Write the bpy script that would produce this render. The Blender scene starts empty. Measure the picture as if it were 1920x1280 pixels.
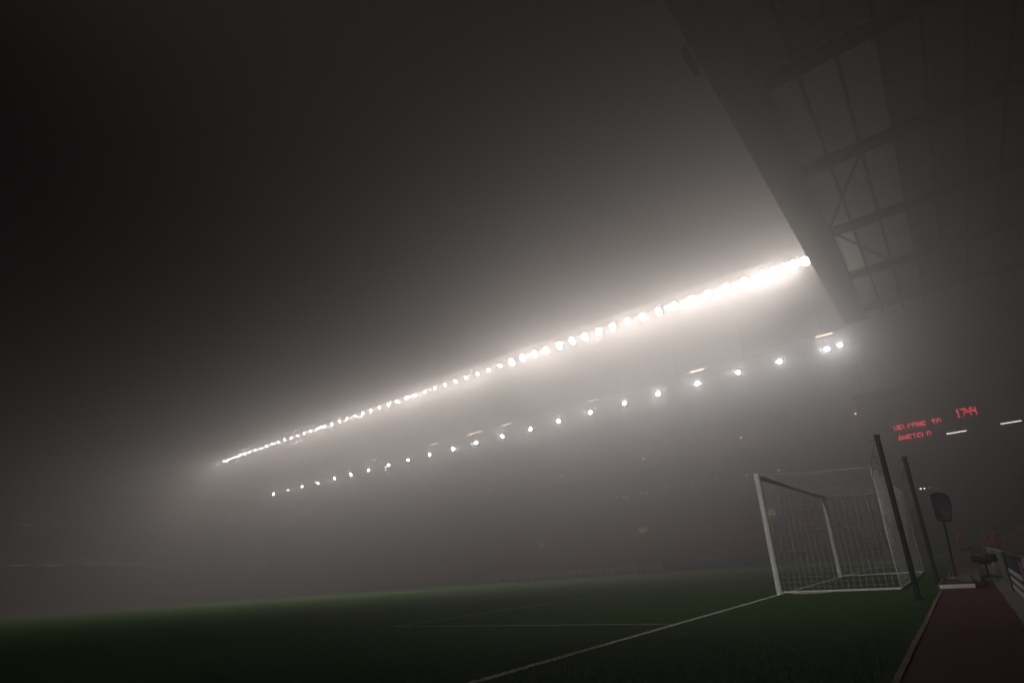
import bpy, bmesh, math, random
import numpy as np
from mathutils import Vector, Matrix
sc = bpy.context.scene
COL = sc.collection
random.seed(7)
PI = math.pi

# ------------------------------------------------------------------ camera
cd = bpy.data.cameras.new('camera')
cam = bpy.data.objects.new('camera', cd)
COL.objects.link(cam)
sc.camera = cam
cam.location = (3.2252, -13.2476, 0.7796)
cam.rotation_euler = (1.852673, 0.070268, 0.670117)
cd.sensor_width = 36.0
cd.lens = 1078.712 / 1920 * 36
cd.shift_x = 22.515 / 1920
cd.shift_y = 125.811 / 1920
cd.clip_start = 0.05
cd.clip_end = 2000

# ------------------------------------------------------------------ night sky
world = bpy.data.worlds.new('World')
sc.world = world
world.use_nodes = True
wn = world.node_tree
sky_tex = wn.nodes.new('ShaderNodeTexSky')
sky_tex.sky_type = 'NISHITA'
sky_tex.sun_disc = False
sky_tex.sun_elevation = math.radians(-12)
sky_tex.sun_rotation = math.radians(120)
wn.links.new(sky_tex.outputs[0], wn.nodes['Background'].inputs[0])
wn.nodes['Background'].inputs[1].default_value = 0.05

# ------------------------------------------------------------------ exposure, light and fog figures
sc.view_settings.view_transform = 'Standard'
sc.view_settings.look = 'None'
sc.view_settings.gamma = 1
sc.view_settings.use_curve_mapping = False
sc.view_settings.exposure = 0.0
sc.cycles.volume_bounces = 0
sc.cycles.max_bounces = 4
sc.cycles.diffuse_bounces = 2
sc.cycles.glossy_bounces = 2
sc.render.filter_size = 1.3
sc.cycles.caustics_reflective = False
sc.cycles.caustics_refractive = False
LAMP_WARM = (1.0, 0.955, 0.925)
LAMP_COOL = (0.93, 0.97, 1.0)
ROOF_LAMP = 155.0
GANTRY_LAMP = 700.0
FOG_DENSITY = 0.0275
FOG_G = 0.735
AIM_X = (-105, -60, -36, -20, 0)
AIM_YAW = (0.1, -0.1, -0.3, -0.6, -0.8)
FAR_WATT = 1500.0
MID_WATT = 11500.0
TILT_FAR = 0.65
NEAR_WATT = 13000.0
FAR_LAMP = 210.0
SPOT_DEG = 80
TILT_A = 0.6
ROOF_WATT = 8000.0
GANTRY_WATT = 200.0
HAZE_TOP = 28.0
FOG_COLOR = (0.945, 0.885, 0.84)


# ================================================================== helpers
def link(o, parent=None):
    COL.objects.link(o)
    if parent is not None:
        o.parent = parent
    return o


def mat(name, col, rough=0.8, var=0.25, scale=6.0, bump=0.0, bscale=40.0, metal=0.0, spec=0.3, stretch=None):
    m = bpy.data.materials.new(name)
    m.use_nodes = True
    nt = m.node_tree
    b = nt.nodes['Principled BSDF']
    b.inputs['Roughness'].default_value = rough
    b.inputs['Metallic'].default_value = metal
    b.inputs['Specular IOR Level'].default_value = spec
    tc = nt.nodes.new('ShaderNodeTexCoord')
    src = tc.outputs['Object']
    if stretch:
        mp = nt.nodes.new('ShaderNodeMapping')
        mp.inputs['Scale'].default_value = stretch
        nt.links.new(src, mp.inputs['Vector'])
        src = mp.outputs[0]
    n = nt.nodes.new('ShaderNodeTexNoise')
    n.inputs['Scale'].default_value = scale
    n.inputs['Detail'].default_value = 9
    nt.links.new(src, n.inputs['Vector'])
    r = nt.nodes.new('ShaderNodeValToRGB')
    r.color_ramp.elements[0].position = 0.3
    r.color_ramp.elements[1].position = 0.72
    r.color_ramp.elements[0].color = (*[c * (1 - var) for c in col], 1)
    r.color_ramp.elements[1].color = (*[min(1, c * (1 + var)) for c in col], 1)
    nt.links.new(n.outputs['Fac'], r.inputs['Fac'])
    nt.links.new(r.outputs[0], b.inputs['Base Color'])
    if bump:
        n2 = nt.nodes.new('ShaderNodeTexNoise')
        n2.inputs['Scale'].default_value = bscale
        n2.inputs['Detail'].default_value = 4
        nt.links.new(src, n2.inputs['Vector'])
        bp = nt.nodes.new('ShaderNodeBump')
        bp.inputs['Strength'].default_value = bump
        bp.inputs['Distance'].default_value = 0.03
        nt.links.new(n2.outputs['Fac'], bp.inputs['Height'])
        nt.links.new(bp.outputs[0], b.inputs['Normal'])
    return m


def emit(name, col, s, sampling='NONE'):
    m = bpy.data.materials.new(name)
    m.use_nodes = True
    nt = m.node_tree
    nt.nodes.clear()
    e = nt.nodes.new('ShaderNodeEmission')
    o = nt.nodes.new('ShaderNodeOutputMaterial')
    e.inputs[0].default_value = (*col, 1)
    e.inputs[1].default_value = s
    nt.links.new(e.outputs[0], o.inputs[0])
    m.cycles.emission_sampling = sampling
    return m


class MB:
    """collects geometry for one mesh"""

    def __init__(self):
        self.v = []
        self.f = []

    def add(self, vs, fs):
        k = len(self.v)
        self.v += [tuple(x) for x in vs]
        self.f += [tuple(i + k for i in q) for q in fs]
        return self

    def box(self, a, b):
        (x0, y0, z0), (x1, y1, z1) = a, b
        return self.add([(x0, y0, z0), (x1, y0, z0), (x1, y1, z0), (x0, y1, z0), (x0, y0, z1), (x1, y0, z1), (x1, y1, z1), (x0, y1, z1)],
                        [(3, 2, 1, 0), (4, 5, 6, 7), (0, 1, 5, 4), (1, 2, 6, 5), (2, 3, 7, 6), (3, 0, 4, 7)])

    def tube(self, pts, r, n=8, cap=True):
        pts = [Vector(p) for p in pts]
        rr = r if isinstance(r, (list, tuple)) else [r] * len(pts)
        vs, fs = [], []
        up = Vector((0.13, 0.21, 1)).normalized()
        for i, p in enumerate(pts):
            d = (pts[min(i + 1, len(pts) - 1)] - pts[max(i - 1, 0)]).normalized()
            if abs(d.dot(up)) > 0.97:
                u = d.cross(Vector((1, 0.1, 0))).normalized()
            else:
                u = d.cross(up).normalized()
            w = d.cross(u)
            for k in range(n):
                a = 2 * PI * k / n
                vs.append(p + (u * math.cos(a) + w * math.sin(a)) * rr[i])
        for i in range(len(pts) - 1):
            for k in range(n):
                k2 = (k + 1) % n
                fs.append((i * n + k, i * n + k2, (i + 1) * n + k2, (i + 1) * n + k))
        if cap:
            fs.append(tuple(range(n - 1, -1, -1)))
            fs.append(tuple((len(pts) - 1) * n + k for k in range(n)))
        return self.add(vs, fs)

    def lathe(self, prof, c, n=20):
        vs, fs = [], []
        for r, z in prof:
            for k in range(n):
                a = 2 * PI * k / n
                vs.append((c[0] + r * math.cos(a), c[1] + r * math.sin(a), c[2] + z))
        for i in range(len(prof) - 1):
            for k in range(n):
                k2 = (k + 1) % n
                fs.append((i * n + k, i * n + k2, (i + 1) * n + k2, (i + 1) * n + k))
        fs.append(tuple(range(n - 1, -1, -1)))
        fs.append(tuple((len(prof) - 1) * n + k for k in range(n)))
        return self.add(vs, fs)

    def mesh(self, name, m):
        me = bpy.data.meshes.new(name)
        me.from_pydata(self.v, [], self.f)
        for x in (m if isinstance(m, (list, tuple)) else [m]):
            me.materials.append(x)
        me.update()
        return me

    def build(self, name, m, parent=None, bevel=0.0, smooth=False, loc=None):
        me = self.mesh(name, m)
        o = bpy.data.objects.new(name, me)
        if loc:
            o.location = loc
        link(o, parent)
        if bevel:
            bm = bmesh.new()
            bm.from_mesh(me)
            bmesh.ops.recalc_face_normals(bm, faces=bm.faces)
            es = [e for e in bm.edges if len(e.link_faces) == 2 and e.calc_face_angle(0) > 0.6]
            bmesh.ops.bevel(bm, geom=es, offset=bevel, segments=2, affect='EDGES', clamp_overlap=True)
            bm.to_mesh(me)
            bm.free()
        if smooth:
            me.shade_smooth()
            me.set_sharp_from_angle(angle=0.7)
        return o


def tag(o, label, cat, group=None):
    o['label'] = label
    o['category'] = cat
    if group:
        o['group'] = group
    return o


def thing(name, label, cat, loc=(0, 0, 0), group=None, rz=0.0):
    o = bpy.data.objects.new(name, None)
    o.empty_display_size = 0.2
    o.location = loc
    o.rotation_euler = (0, 0, rz)
    COL.objects.link(o)
    return tag(o, label, cat, group)


def kind(o, k):
    o['kind'] = k
    return o


def copy_tree(o, loc, label=None, rz=None):
    c = o.copy()
    COL.objects.link(c)
    c.location = loc
    if rz is not None:
        c.rotation_euler = (0, 0, rz)
    if label:
        c['label'] = label
    for ch in list(o.children):
        d = ch.copy()
        COL.objects.link(d)
        d.parent = c
        for g in list(ch.children):
            e = g.copy()
            COL.objects.link(e)
            e.parent = d
    return c


def text_mesh(body, size, m, depth=0.006, width=None, shear=0.0):
    """lettering lying in the XZ plane, facing -Y, lower left corner at the origin"""
    cu = bpy.data.curves.new('lettering', 'FONT')
    cu.body = body
    cu.size = size
    cu.extrude = depth / 2
    cu.shear = shear
    cu.offset = size * 0.012
    tmp = bpy.data.objects.new('lettering', cu)
    COL.objects.link(tmp)
    dg = bpy.context.evaluated_depsgraph_get()
    me = bpy.data.meshes.new_from_object(tmp.evaluated_get(dg))
    bpy.data.objects.remove(tmp)
    bpy.data.curves.remove(cu)
    co = np.array([v.co for v in me.vertices])
    lo, hi = co.min(0), co.max(0)
    sx = (width / (hi[0] - lo[0])) if width else 1.0
    for v in me.vertices:
        x, y, z = v.co
        v.co = ((x - lo[0]) * sx, -z, y - lo[1])
    me.materials.clear()
    me.materials.append(m)
    me.update()
    return me, (hi[0] - lo[0]) * sx, hi[1] - lo[1]


def lettering(body, size, m, loc, parent, width=None, rz=0.0, name='lettering', shear=0.0):
    me, w, h = text_mesh(body, size, m, width=width, shear=shear)
    o = bpy.data.objects.new(name, me)
    o.location = loc
    o.rotation_euler = (0, 0, rz)
    link(o, parent)
    return o, w, h


def ground_z(x):
    """the pitch is level"""
    return 0.0


# ================================================================== materials
M_grass = mat('grass turf', (0.023, 0.07, 0.002), 0.9, 0.45, 5.0, 0.9, 55.0, spec=0.08)
M_blade = mat('grass blade', (0.025, 0.077, 0.003), 0.7, 0.4, 3.0, spec=0.2)
nt = M_blade.node_tree
up = nt.nodes.new('ShaderNodeCombineXYZ')
up.inputs[2].default_value = 1.0
nt.links.new(up.outputs[0], nt.nodes['Principled BSDF'].inputs['Normal'])
M_line = mat('pitch paint', (0.62, 0.61, 0.56), 0.95, 0.3, 25.0, 0.6, 90.0, spec=0.1)
M_track = mat('red track rubber', (0.085, 0.013, 0.017), 0.85, 0.25, 3.0, 0.6, 160.0, spec=0.2)
M_edging = mat('worn edging', (0.2, 0.15, 0.11), 0.9, 0.45, 4.0, 0.4, 60.0)
M_conc = mat('concrete', (0.15, 0.14, 0.14), 0.9, 0.22, 1.2, 0.4, 45.0)
M_ground = mat('dark ground', (0.06, 0.06, 0.055), 0.95, 0.3, 0.3)
M_white = mat('white post paint', (0.86, 0.85, 0.82), 0.35, 0.06, 3.0, 0.08, 60.0, spec=0.4)
M_tube = mat('white bar paint', (0.74, 0.72, 0.68), 0.5, 0.1, 6.0)
M_cord = mat('net cord', (0.85, 0.84, 0.8), 0.9, 0.1, 4.0)
M_pole = mat('dark green pole', (0.014, 0.027, 0.017), 0.5, 0.2, 5.0)
M_black = mat('black vinyl', (0.015, 0.014, 0.018), 0.55, 0.3, 9.0, 0.25, 30.0)
M_steel = mat('dull steel', (0.3, 0.3, 0.3), 0.45, 0.2, 8.0, metal=0.7)
M_dark = mat('dark painted steel', (0.022, 0.022, 0.025), 0.6, 0.25, 2.0)
M_roof = mat('pale roof sheet', (0.5, 0.49, 0.46), 0.5, 0.14, 0.8, stretch=(0.4, 2.0, 1))
M_roof_bright = mat('brightened roof sheet', (0.5, 0.49, 0.46), 0.5, 0.14, 0.8, stretch=(0.4, 2.0, 1))  # same sheet made more translucent, to brighten the panels nearest the lamps
M_rooflight = mat('translucent roof sheet', (0.6, 0.6, 0.57), 0.5, 0.1, 0.8, stretch=(0.4, 2.0, 1))
M_fascia = mat('grey green cladding', (0.14, 0.15, 0.14), 0.6, 0.1, 0.7)
M_wall = mat('dark red brick and render', (0.1, 0.035, 0.032), 0.9, 0.3, 1.5, 0.3, 12.0)
M_terrace = mat('stand concrete', (0.07, 0.06, 0.06), 0.95, 0.2, 0.8)
M_seat = mat('red seat plastic', (0.26, 0.025, 0.03), 0.5, 0.25, 0.6)
M_board = mat('dark board', (0.03, 0.03, 0.045), 0.5, 0.2, 3.0)
M_board_red = mat('deep red board', (0.11, 0.05, 0.05), 0.5, 0.2, 3.0)
M_board_white = mat('white board', (0.7, 0.68, 0.68), 0.5, 0.08, 3.0)
M_board_green = mat('pale grey green board', (0.36, 0.4, 0.36), 0.55, 0.12, 4.0)
M_print_white = mat('white print', (0.8, 0.79, 0.77), 0.5, 0.05, 4.0)
M_print_black = mat('black print', (0.02, 0.02, 0.022), 0.5, 0.1, 4.0)
M_print_orange = mat('orange print', (0.75, 0.33, 0.04), 0.5, 0.08, 4.0)
M_print_yellow = mat('yellow print', (0.75, 0.6, 0.06), 0.5, 0.08, 4.0)
M_print_mauve = mat('mauve print', (0.36, 0.22, 0.34), 0.5, 0.2, 5.0)
M_glass = mat('dark glazing', (0.03, 0.035, 0.04), 0.15, 0.1, 1.0, spec=0.5)
M_hivis = mat('orange jacket', (0.42, 0.06, 0.012), 0.8, 0.2, 14.0)
M_redcoat = mat('red jacket', (0.42, 0.03, 0.035), 0.8, 0.2, 14.0)
M_trouser = mat('dark trousers', (0.02, 0.02, 0.026), 0.9, 0.2, 14.0)
M_skin = mat('skin', (0.42, 0.26, 0.19), 0.6, 0.08, 20.0)
M_hair = mat('dark hair', (0.025, 0.018, 0.014), 0.7, 0.3, 40.0)
for m_, f_ in ((M_roof, 0.06), (M_roof_bright, 0.4), (M_rooflight, 0.95)):
    nt = m_.node_tree
    b = nt.nodes['Principled BSDF']
    tr_ = nt.nodes.new('ShaderNodeBsdfTranslucent')
    tr_.inputs[0].default_value = (.85, .84, .8, 1)
    mx = nt.nodes.new('ShaderNodeMixShader')
    mx.inputs[0].default_value = f_
    nt.links.new(b.outputs[0], mx.inputs[1])
    nt.links.new(tr_.outputs[0], mx.inputs[2])
    nt.links.new(mx.outputs[0], nt.nodes['Material Output'].inputs[0])
M_lensA = emit('roof lamp light', LAMP_WARM, ROOF_LAMP, 'FRONT')
M_lensC = emit('far roof lamp light', LAMP_WARM, FAR_LAMP, 'FRONT')
M_lensD = emit('near roof lamp light', LAMP_WARM, 15.0, 'FRONT')
M_lensB = emit('gantry lamp light', LAMP_COOL, GANTRY_LAMP, 'FRONT')
M_tubeglow = emit('fluorescent glow', (1.0, 0.74, 0.42), 26.0)
M_tubewhite = emit('white fluorescent glow', (1.0, 0.97, 0.93), 4.0)
M_amber = emit('amber bulb glow', (1.0, 0.45, 0.12), 6.0)
M_boxlight = emit('box window glow', (1.0, 0.86, 0.6), 1.2)
M_exit = emit('green exit glow', (0.35, 1.0, 0.3), .2)
M_exit_y = emit('yellow sign glow', (1.0, 0.8, 0.12), .3)
M_led = emit('red led glow', (1.0, 0.05, 0.08), 4.5)
M_led_dim = emit('faint red led glow', (1.0, 0.05, 0.08), 0.15)
M_far_tube = emit('far tube glow', (0.95, 0.95, 0.85), .9)

# ================================================================== ground
xs = [-190, -150, -125] + [-110 + i for i in range(0, 112)] + [2.0, 2.68]
ys = list(range(-40, 80, 4)) + [80]
mb = MB()
for x in xs:
    for y in ys:
        mb.v.append((x, y, ground_z(x)))
ny = len(ys)
for i in range(len(xs) - 1):
    for j in range(ny - 1):
        mb.f.append((i * ny + j, (i + 1) * ny + j, (i + 1) * ny + j + 1, i * ny + j + 1))
pitch = kind(mb.build('pitch', M_grass, smooth=True), 'structure')
kind(MB().add([(-195, -95, -3.2), (105, -95, -3.2), (105, 115, -3.2), (-195, 115, -3.2)], [(0, 1, 2, 3)]).build('ground', M_ground), 'structure')
# track beside the pitch behind the goal, a strip of concrete and edging
kind(MB().box((2.74, -40, -0.3), (3.46, 80, 0.004)).build('running_track', M_track), 'structure')
mb = MB()
n_ = 120
for i in range(n_ + 1):
    y = -16.0 + 60.0 * i / n_
    w_ = random.uniform(-.006, .006)
    for (x, z) in ((2.69, -.3), (2.69, .013), (2.73, .013), (2.73, -.3)):
        mb.v.append((x + w_, y, z + (random.uniform(-.004, .004) if z > 0 else 0)))
for i in range(n_):
    for k in range(3):
        mb.f.append((4 * i + k, 4 * i + 4 + k, 4 * i + 5 + k, 4 * i + k + 1))
kind(mb.build('track_edging', M_edging), 'structure')
kind(MB().box((3.463, -40, -0.3), (4.6, 80, 0.02)).build('concrete_path', M_conc), 'structure')


def strip(name, pts_a, pts_b, dz=0.004):
    """painted line following the ground, with a slightly ragged edge"""
    m_ = MB()
    n = len(pts_a)
    for a, b in zip(pts_a, pts_b):
        for q in (a, b):
            m_.v.append((q[0], q[1], ground_z(q[0]) + dz))
    for i in range(n - 1):
        m_.f.append((2 * i, 2 * i + 2, 2 * i + 3, 2 * i + 1))
    return kind(m_.build(name, M_line), 'structure')


def line_between(p, q, w=0.11, step=0.03):
    p, q = Vector((*p, 0)), Vector((*q, 0))
    d = (q - p)
    L = d.length
    d.normalize()
    nrm = Vector((-d.y, d.x, 0))
    n = max(3, int(L / step))
    A, B = [], []
    for i in range(n + 1):
        c = p + d * (L * i / n)
        A.append(c + nrm * (w / 2 + random.uniform(-.014, .012)))
        B.append(c - nrm * (w / 2 + random.uniform(-.014, .012)))
    strip('pitch_line', A, B)


GY = 3.72   # goal centre along the goal line
line_between((0, -12.6), (0, 38.0), 0.09)
line_between((-0.06, -5.5), (-5.56, -5.5), 0.055)
line_between((-5.5, -5.46), (-5.5, 12.9), 0.055, 0.06)
line_between((-0.06, 12.9), (-5.46, 12.9), 0.055, 0.06)
line_between((-16.5, -16.4), (-16.5, 23.8), 0.055, 0.1)
line_between((-0.06, 23.9), (-16.56, 23.9), 0.055, 0.1)
A, B = [], []
for i in range(25):
    a = 2 * PI * i / 24
    A.append((-11 + 0.11 * math.cos(a), GY + 0.11 * math.sin(a)))
    B.append((-11 + 0.01 * math.cos(a), GY + 0.01 * math.sin(a)))
strip('penalty_spot', A, B)
# blades of grass on the part of the pitch nearest to the camera
rng = np.random.default_rng(3)
N = 120000
yy = -12.4 + 14.0 * rng.random(N) ** 1.7
span_lo = -2.0 - 0.95 * (yy + 12.4)
gx = np.maximum(span_lo, -11) + (2.62 - np.maximum(span_lo, -11)) * rng.random(N)
ang = rng.random(N) * 2 * PI
hgt = 0.014 + 0.02 * rng.random(N)
wid = 0.0022 + 0.002 * rng.random(N)
lean = (rng.random((N, 2)) - 0.5) * 0.025
edge_fade = np.clip((8.5 - np.hypot(gx - 3.2, yy + 13.2)) / 4.5, 0, 1)
keep = rng.random(N) < edge_fade
gx, yy, ang, hgt, wid, lean = gx[keep], yy[keep], ang[keep], hgt[keep], wid[keep], lean[keep]
N = len(gx)
gz = np.array([ground_z(a) for a in gx])
V = np.zeros((N, 3, 3))
V[:, 0] = np.stack([gx - np.cos(ang) * wid, yy - np.sin(ang) * wid, gz], 1)
V[:, 1] = np.stack([gx + np.cos(ang) * wid, yy + np.sin(ang) * wid, gz], 1)
V[:, 2] = np.stack([gx + lean[:, 0], yy + lean[:, 1], gz + hgt], 1)
me = bpy.data.meshes.new('grass')
me.vertices.add(N * 3)
me.vertices.foreach_set('co', V.ravel())
me.loops.add(N * 3)
me.loops.foreach_set('vertex_index', np.arange(N * 3, dtype=np.int32))
me.polygons.add(N)
me.polygons.foreach_set('loop_start', np.arange(0, N * 3, 3, dtype=np.int32))
me.materials.append(M_blade)
me.update(calc_edges=True)
go = link(bpy.data.objects.new('grass', me))
go['kind'] = 'stuff'

# ================================================================== stand behind the goal (its roof is overhead)
RZ = 20.0
near = thing('end_stand', 'tall stand behind the goal whose steel roof reaches overhead', 'stand', (12, 20, 0))
NP = Vector((12, 20, 0))


def npart(mbld, name, m, **kw):
    o = mbld.build(name, m, near, **kw)
    o.location = -NP
    return o


YE0, YE1, XB = -30.0, 43.7, 22.0
rafters = [-20.98, -13.26, -5.54, 2.18, 9.80, 17.24, 24.97, 32.67, 40.29]
purlins = [2.124 + 1.421 * i for i in range(14)]
rows = [0.95] + purlins
for ry in rafters:
    m_ = MB()
    m_.box((0.96, ry - 0.18, 19.5), (XB, ry + 0.18, 19.55))       # lower flange
    m_.box((0.96, ry - 0.04, 19.55), (XB, ry + 0.04, 19.96))      # web
    m_.box((0.96, ry - 0.18, 19.96), (XB, ry + 0.18, 20.0))       # upper flange
    npart(m_, 'rafter', M_dark)
for px in purlins:
    m_ = MB()
    m_.box((px - 0.075, YE0, 20.005), (px + 0.075, YE1, 20.025))
    m_.box((px - 0.015, YE0, 20.025), (px + 0.015, YE1, 20.18))
    npart(m_, 'purlin', M_dark)


def corrugated(x0, x1, y0, y1, z):
    """trapezoidal sheet, ribs running along X"""
    m_ = MB()
    pitch_ = 0.2
    n = int((y1 - y0) / pitch_)
    p_ = (y1 - y0) / n
    prof = []
    for i in range(n):
        a = y0 + i * p_
        prof += [(a, z), (a + p_ * .42, z), (a + p_ * .54, z + .045), (a + p_ * .88, z + .045)]
    prof.append((y1, z))
    for (a, h) in prof:
        m_.v += [(x0, a, h), (x1, a, h)]
    for i in range(len(prof) - 1):
        m_.f.append((2 * i, 2 * i + 2, 2 * i + 3, 2 * i + 1))
    return m_


bays = [YE0] + rafters + [YE1]
for i in range(len(bays) - 1):
    y0, y1 = bays[i] + 0.004, bays[i + 1] - 0.004
    for j in range(len(rows) - 1):
        clear = (j == 0 and abs(bays[i] - 24.97) < .1)
        npart(corrugated(rows[j] + 0.004, rows[j + 1] - 0.004, y0, y1, 20.19 + random.uniform(-.005, .008)), 'rooflight_sheet' if clear else 'roof_sheet', M_rooflight if clear else (M_roof_bright if j < 3 and bays[i] > 9 else M_roof))
npart(MB().box((purlins[-1], YE0, 20.19), (XB, YE1, 20.26)), 'roof_deck', M_fascia)
# edge girder, soffit and fascia
yb = [YE0, -23.3, -16.5, -9.7, -2.8, 4.1, 10.9, 17.8, 24.6, 31.5, 38.3, YE1]
for a, b in zip(yb[:-1], yb[1:]):
    npart(MB().box((-.785, a + 0.004, 20.0), (0.93, b - 0.004, 20.04)), 'soffit_panel', M_fascia)
    npart(MB().box((-.84, a + 0.003, 19.93), (-.788, b - 0.003, 20.34)), 'fascia_panel', M_fascia)
npart(MB().box((-.785, YE0, 20.3), (0.93, YE1, 20.34)), 'gutter_top', M_fascia)
npart(MB().box((0.932, YE0, 19.9), (0.946, YE1, 20.185)), 'edge_beam', M_dark)
for (a, b) in (((3.53, 17.7), (1.02, 24.65)), ((1.02, 25.3), (3.53, 32.3)), ((1.02, 2.5), (3.53, 9.4))):
    npart(MB().tube([(a[0], a[1], 19.985 - .1), (b[0], b[1], 19.985 - .1)], 0.07, 6), 'roof_brace', M_dark)
# terrace, seats, back wall, columns
m_ = MB()
nrow = 22
for i in range(nrow):
    x0 = 4.62 + i * 0.78
    m_.box((x0, -28, -0.3), (x0 + 0.778, 40, 0.35 + 0.42 * i))
npart(m_, 'terrace', M_terrace)
m_ = MB()
for i in range(nrow):
    x0 = 4.62 + i * 0.78
    z0 = 0.35 + 0.42 * i
    y = -12.0
    while y < 39.5:
        if int((y + 30) / 0.5) % 17 not in (0, 1):
            m_.add([(x0 + .32, y, z0 + .38), (x0 + .32, y + .42, z0 + .38), (x0 + .7, y + .42, z0 + .42), (x0 + .7, y, z0 + .42),
                    (x0 + .74, y, z0 + .82), (x0 + .74, y + .42, z0 + .82)], [(0, 1, 2, 3), (3, 2, 5, 4)])
        y += 0.5
kind(npart(m_, 'seat_rows', M_seat), 'stuff')
npart(MB().box((22.05, YE0, -0.3), (22.6, YE1, 21.0)), 'back_wall', M_wall)
for ry in rafters[3:]:
    npart(MB().tube([(21.6, ry, 0), (21.6, ry, 19.49)], 0.2, 8), 'column', M_dark)
npart(MB().box((4.5, YE0, -0.3), (4.6, 40, 0.95)), 'front_wall', M_wall)
# dark fixture hanging at the roof edge
fx = thing('roof_edge_fixture', 'small dark unlit fitting hanging below the roof edge', 'fitting', (-1.0, 6.3, 19.4))
MB().box((-.1, -.75, 0.0), (.12, .75, .34)).build('housing', M_dark, fx, bevel=.03)
MB().tube([(0.1, -.6, .34), (.24, -.6, .72)], .025, 6).add(*(lambda b: (b.v, b.f))(MB().tube([(0.1, .6, .34), (.24, .6, .72)], .025, 6))).build('bracket', M_dark, fx)
MB().add([(-.102, -.68, .04), (-.102, .68, .04), (-.102, .68, .3), (-.102, -.68, .3)], [(0, 3, 2, 1)]).build('lens', M_glass, fx)

# ================================================================== stand along the far side
FS = Vector((-52, 42, -1.6))
far = thing('side_stand', 'long two tier stand across the pitch almost lost in fog', 'stand', FS)


def fpart(mbld, name, m, **kw):
    o = mbld.build(name, m, far, **kw)
    o.location = -FS
    return o


FX0, FX1 = -106.5, -2.2
m_ = MB()
for i in range(13):      # lower tier
    y0 = 41.6 + i * 0.74
    m_.box((FX0, y0, -3.0), (FX1, y0 + .738, 0.6 + 0.4 * i))
fpart(m_, 'lower_terrace', M_terrace)
m_ = MB()
for i in range(13):
    y0 = 41.6 + i * 0.74
    z0 = 0.6 + 0.4 * i
    x = FX0 + 0.5
    while x < FX1 - 0.5:
        blk = (x - FX0) % 12.0
        if blk > 1.3:
            m_.add([(x, y0 + .3, z0 + .4), (x + .86, y0 + .3, z0 + .4), (x + .86, y0 + .66, z0 + .42), (x, y0 + .66, z0 + .42),
                    (x, y0 + .7, z0 + .82), (x + .86, y0 + .7, z0 + .82)], [(0, 1, 2, 3), (3, 2, 5, 4)])
        x += 0.92
kind(fpart(m_, 'seat_rows', M_seat), 'stuff')
fpart(MB().box((FX0, 41.3, -3.0), (FX1, 41.58, 0.75)), 'front_wall', M_conc)
fpart(MB().box((FX0, 51.3, -3), (FX1, 51.8, 11.0)), 'box_front', M_wall)
for i in range(26):
    x0 = FX1 - 4 - i * 3.95
    fpart(MB().box((x0 - 3.4, 51.24, 7.2), (x0, 51.29, 9.6)), 'box_window', M_glass)
fpart(MB().box((FX0, 50.4, 10.2), (FX1, 51.25, 11.4)), 'tier_front', M_wall)
m_ = MB()
for i in range(18):
    y0 = 51.82 + i * 0.78
    m_.box((FX0, y0, 10.0), (FX1, y0 + .778, 11.2 + 0.5 * i))
fpart(m_, 'upper_terrace', M_terrace)
m_ = MB()
for i in range(18):
    y0 = 51.82 + i * 0.78
    z0 = 11.2 + 0.5 * i
    x = FX0 + 0.5
    while x < FX1 - 0.5:
        if (x - FX0) % 12.0 > 1.3:
            m_.add([(x, y0 + .3, z0 + .4), (x + .86, y0 + .3, z0 + .4), (x + .86, y0 + .66, z0 + .42), (x, y0 + .66, z0 + .42),
                    (x, y0 + .7, z0 + .82), (x + .86, y0 + .7, z0 + .82)], [(0, 1, 2, 3), (3, 2, 5, 4)])
        x += 0.92
kind(fpart(m_, 'upper_seat_rows', M_seat), 'stuff')
fpart(MB().box((FX0, 66.2, -3), (FX1, 66.8, 27.2)), 'back_wall', M_wall)
fpart(MB().add([(FX0, 40.9, 26.6), (FX1, 40.9, 26.6), (FX1, 66.8, 27.2), (FX0, 66.8, 27.2), (FX0, 40.9, 27.1), (FX1, 40.9, 27.1), (FX1, 66.8, 27.7), (FX0, 66.8, 27.7)],
               [(3, 2, 1, 0), (4, 5, 6, 7), (0, 1, 5, 4), (1, 2, 6, 5), (2, 3, 7, 6), (3, 0, 4, 7)]), 'roof', M_dark)
fpart(MB().box((FX0, 40.62, 26.1), (FX1, 40.89, 26.59)), 'roof_edge', M_dark)
fpart(MB().tube([(FX0, 52.35, 21.15), (FX1, 52.35, 21.15)], 0.05, 6).add(*(lambda b: (b.v, b.f))(MB().tube([(FX0, 52.35, 21.5), (FX1, 52.35, 21.5)], 0.05, 6))), 'gantry_rail', M_dark)
for i in range(14):
    x = FX1 - 1.5 - i * 7.9
    fpart(MB().tube([(x, 52.35, 21.1), (x, 52.35, 26.85)], 0.06, 6), 'gantry_hanger', M_dark)

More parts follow.
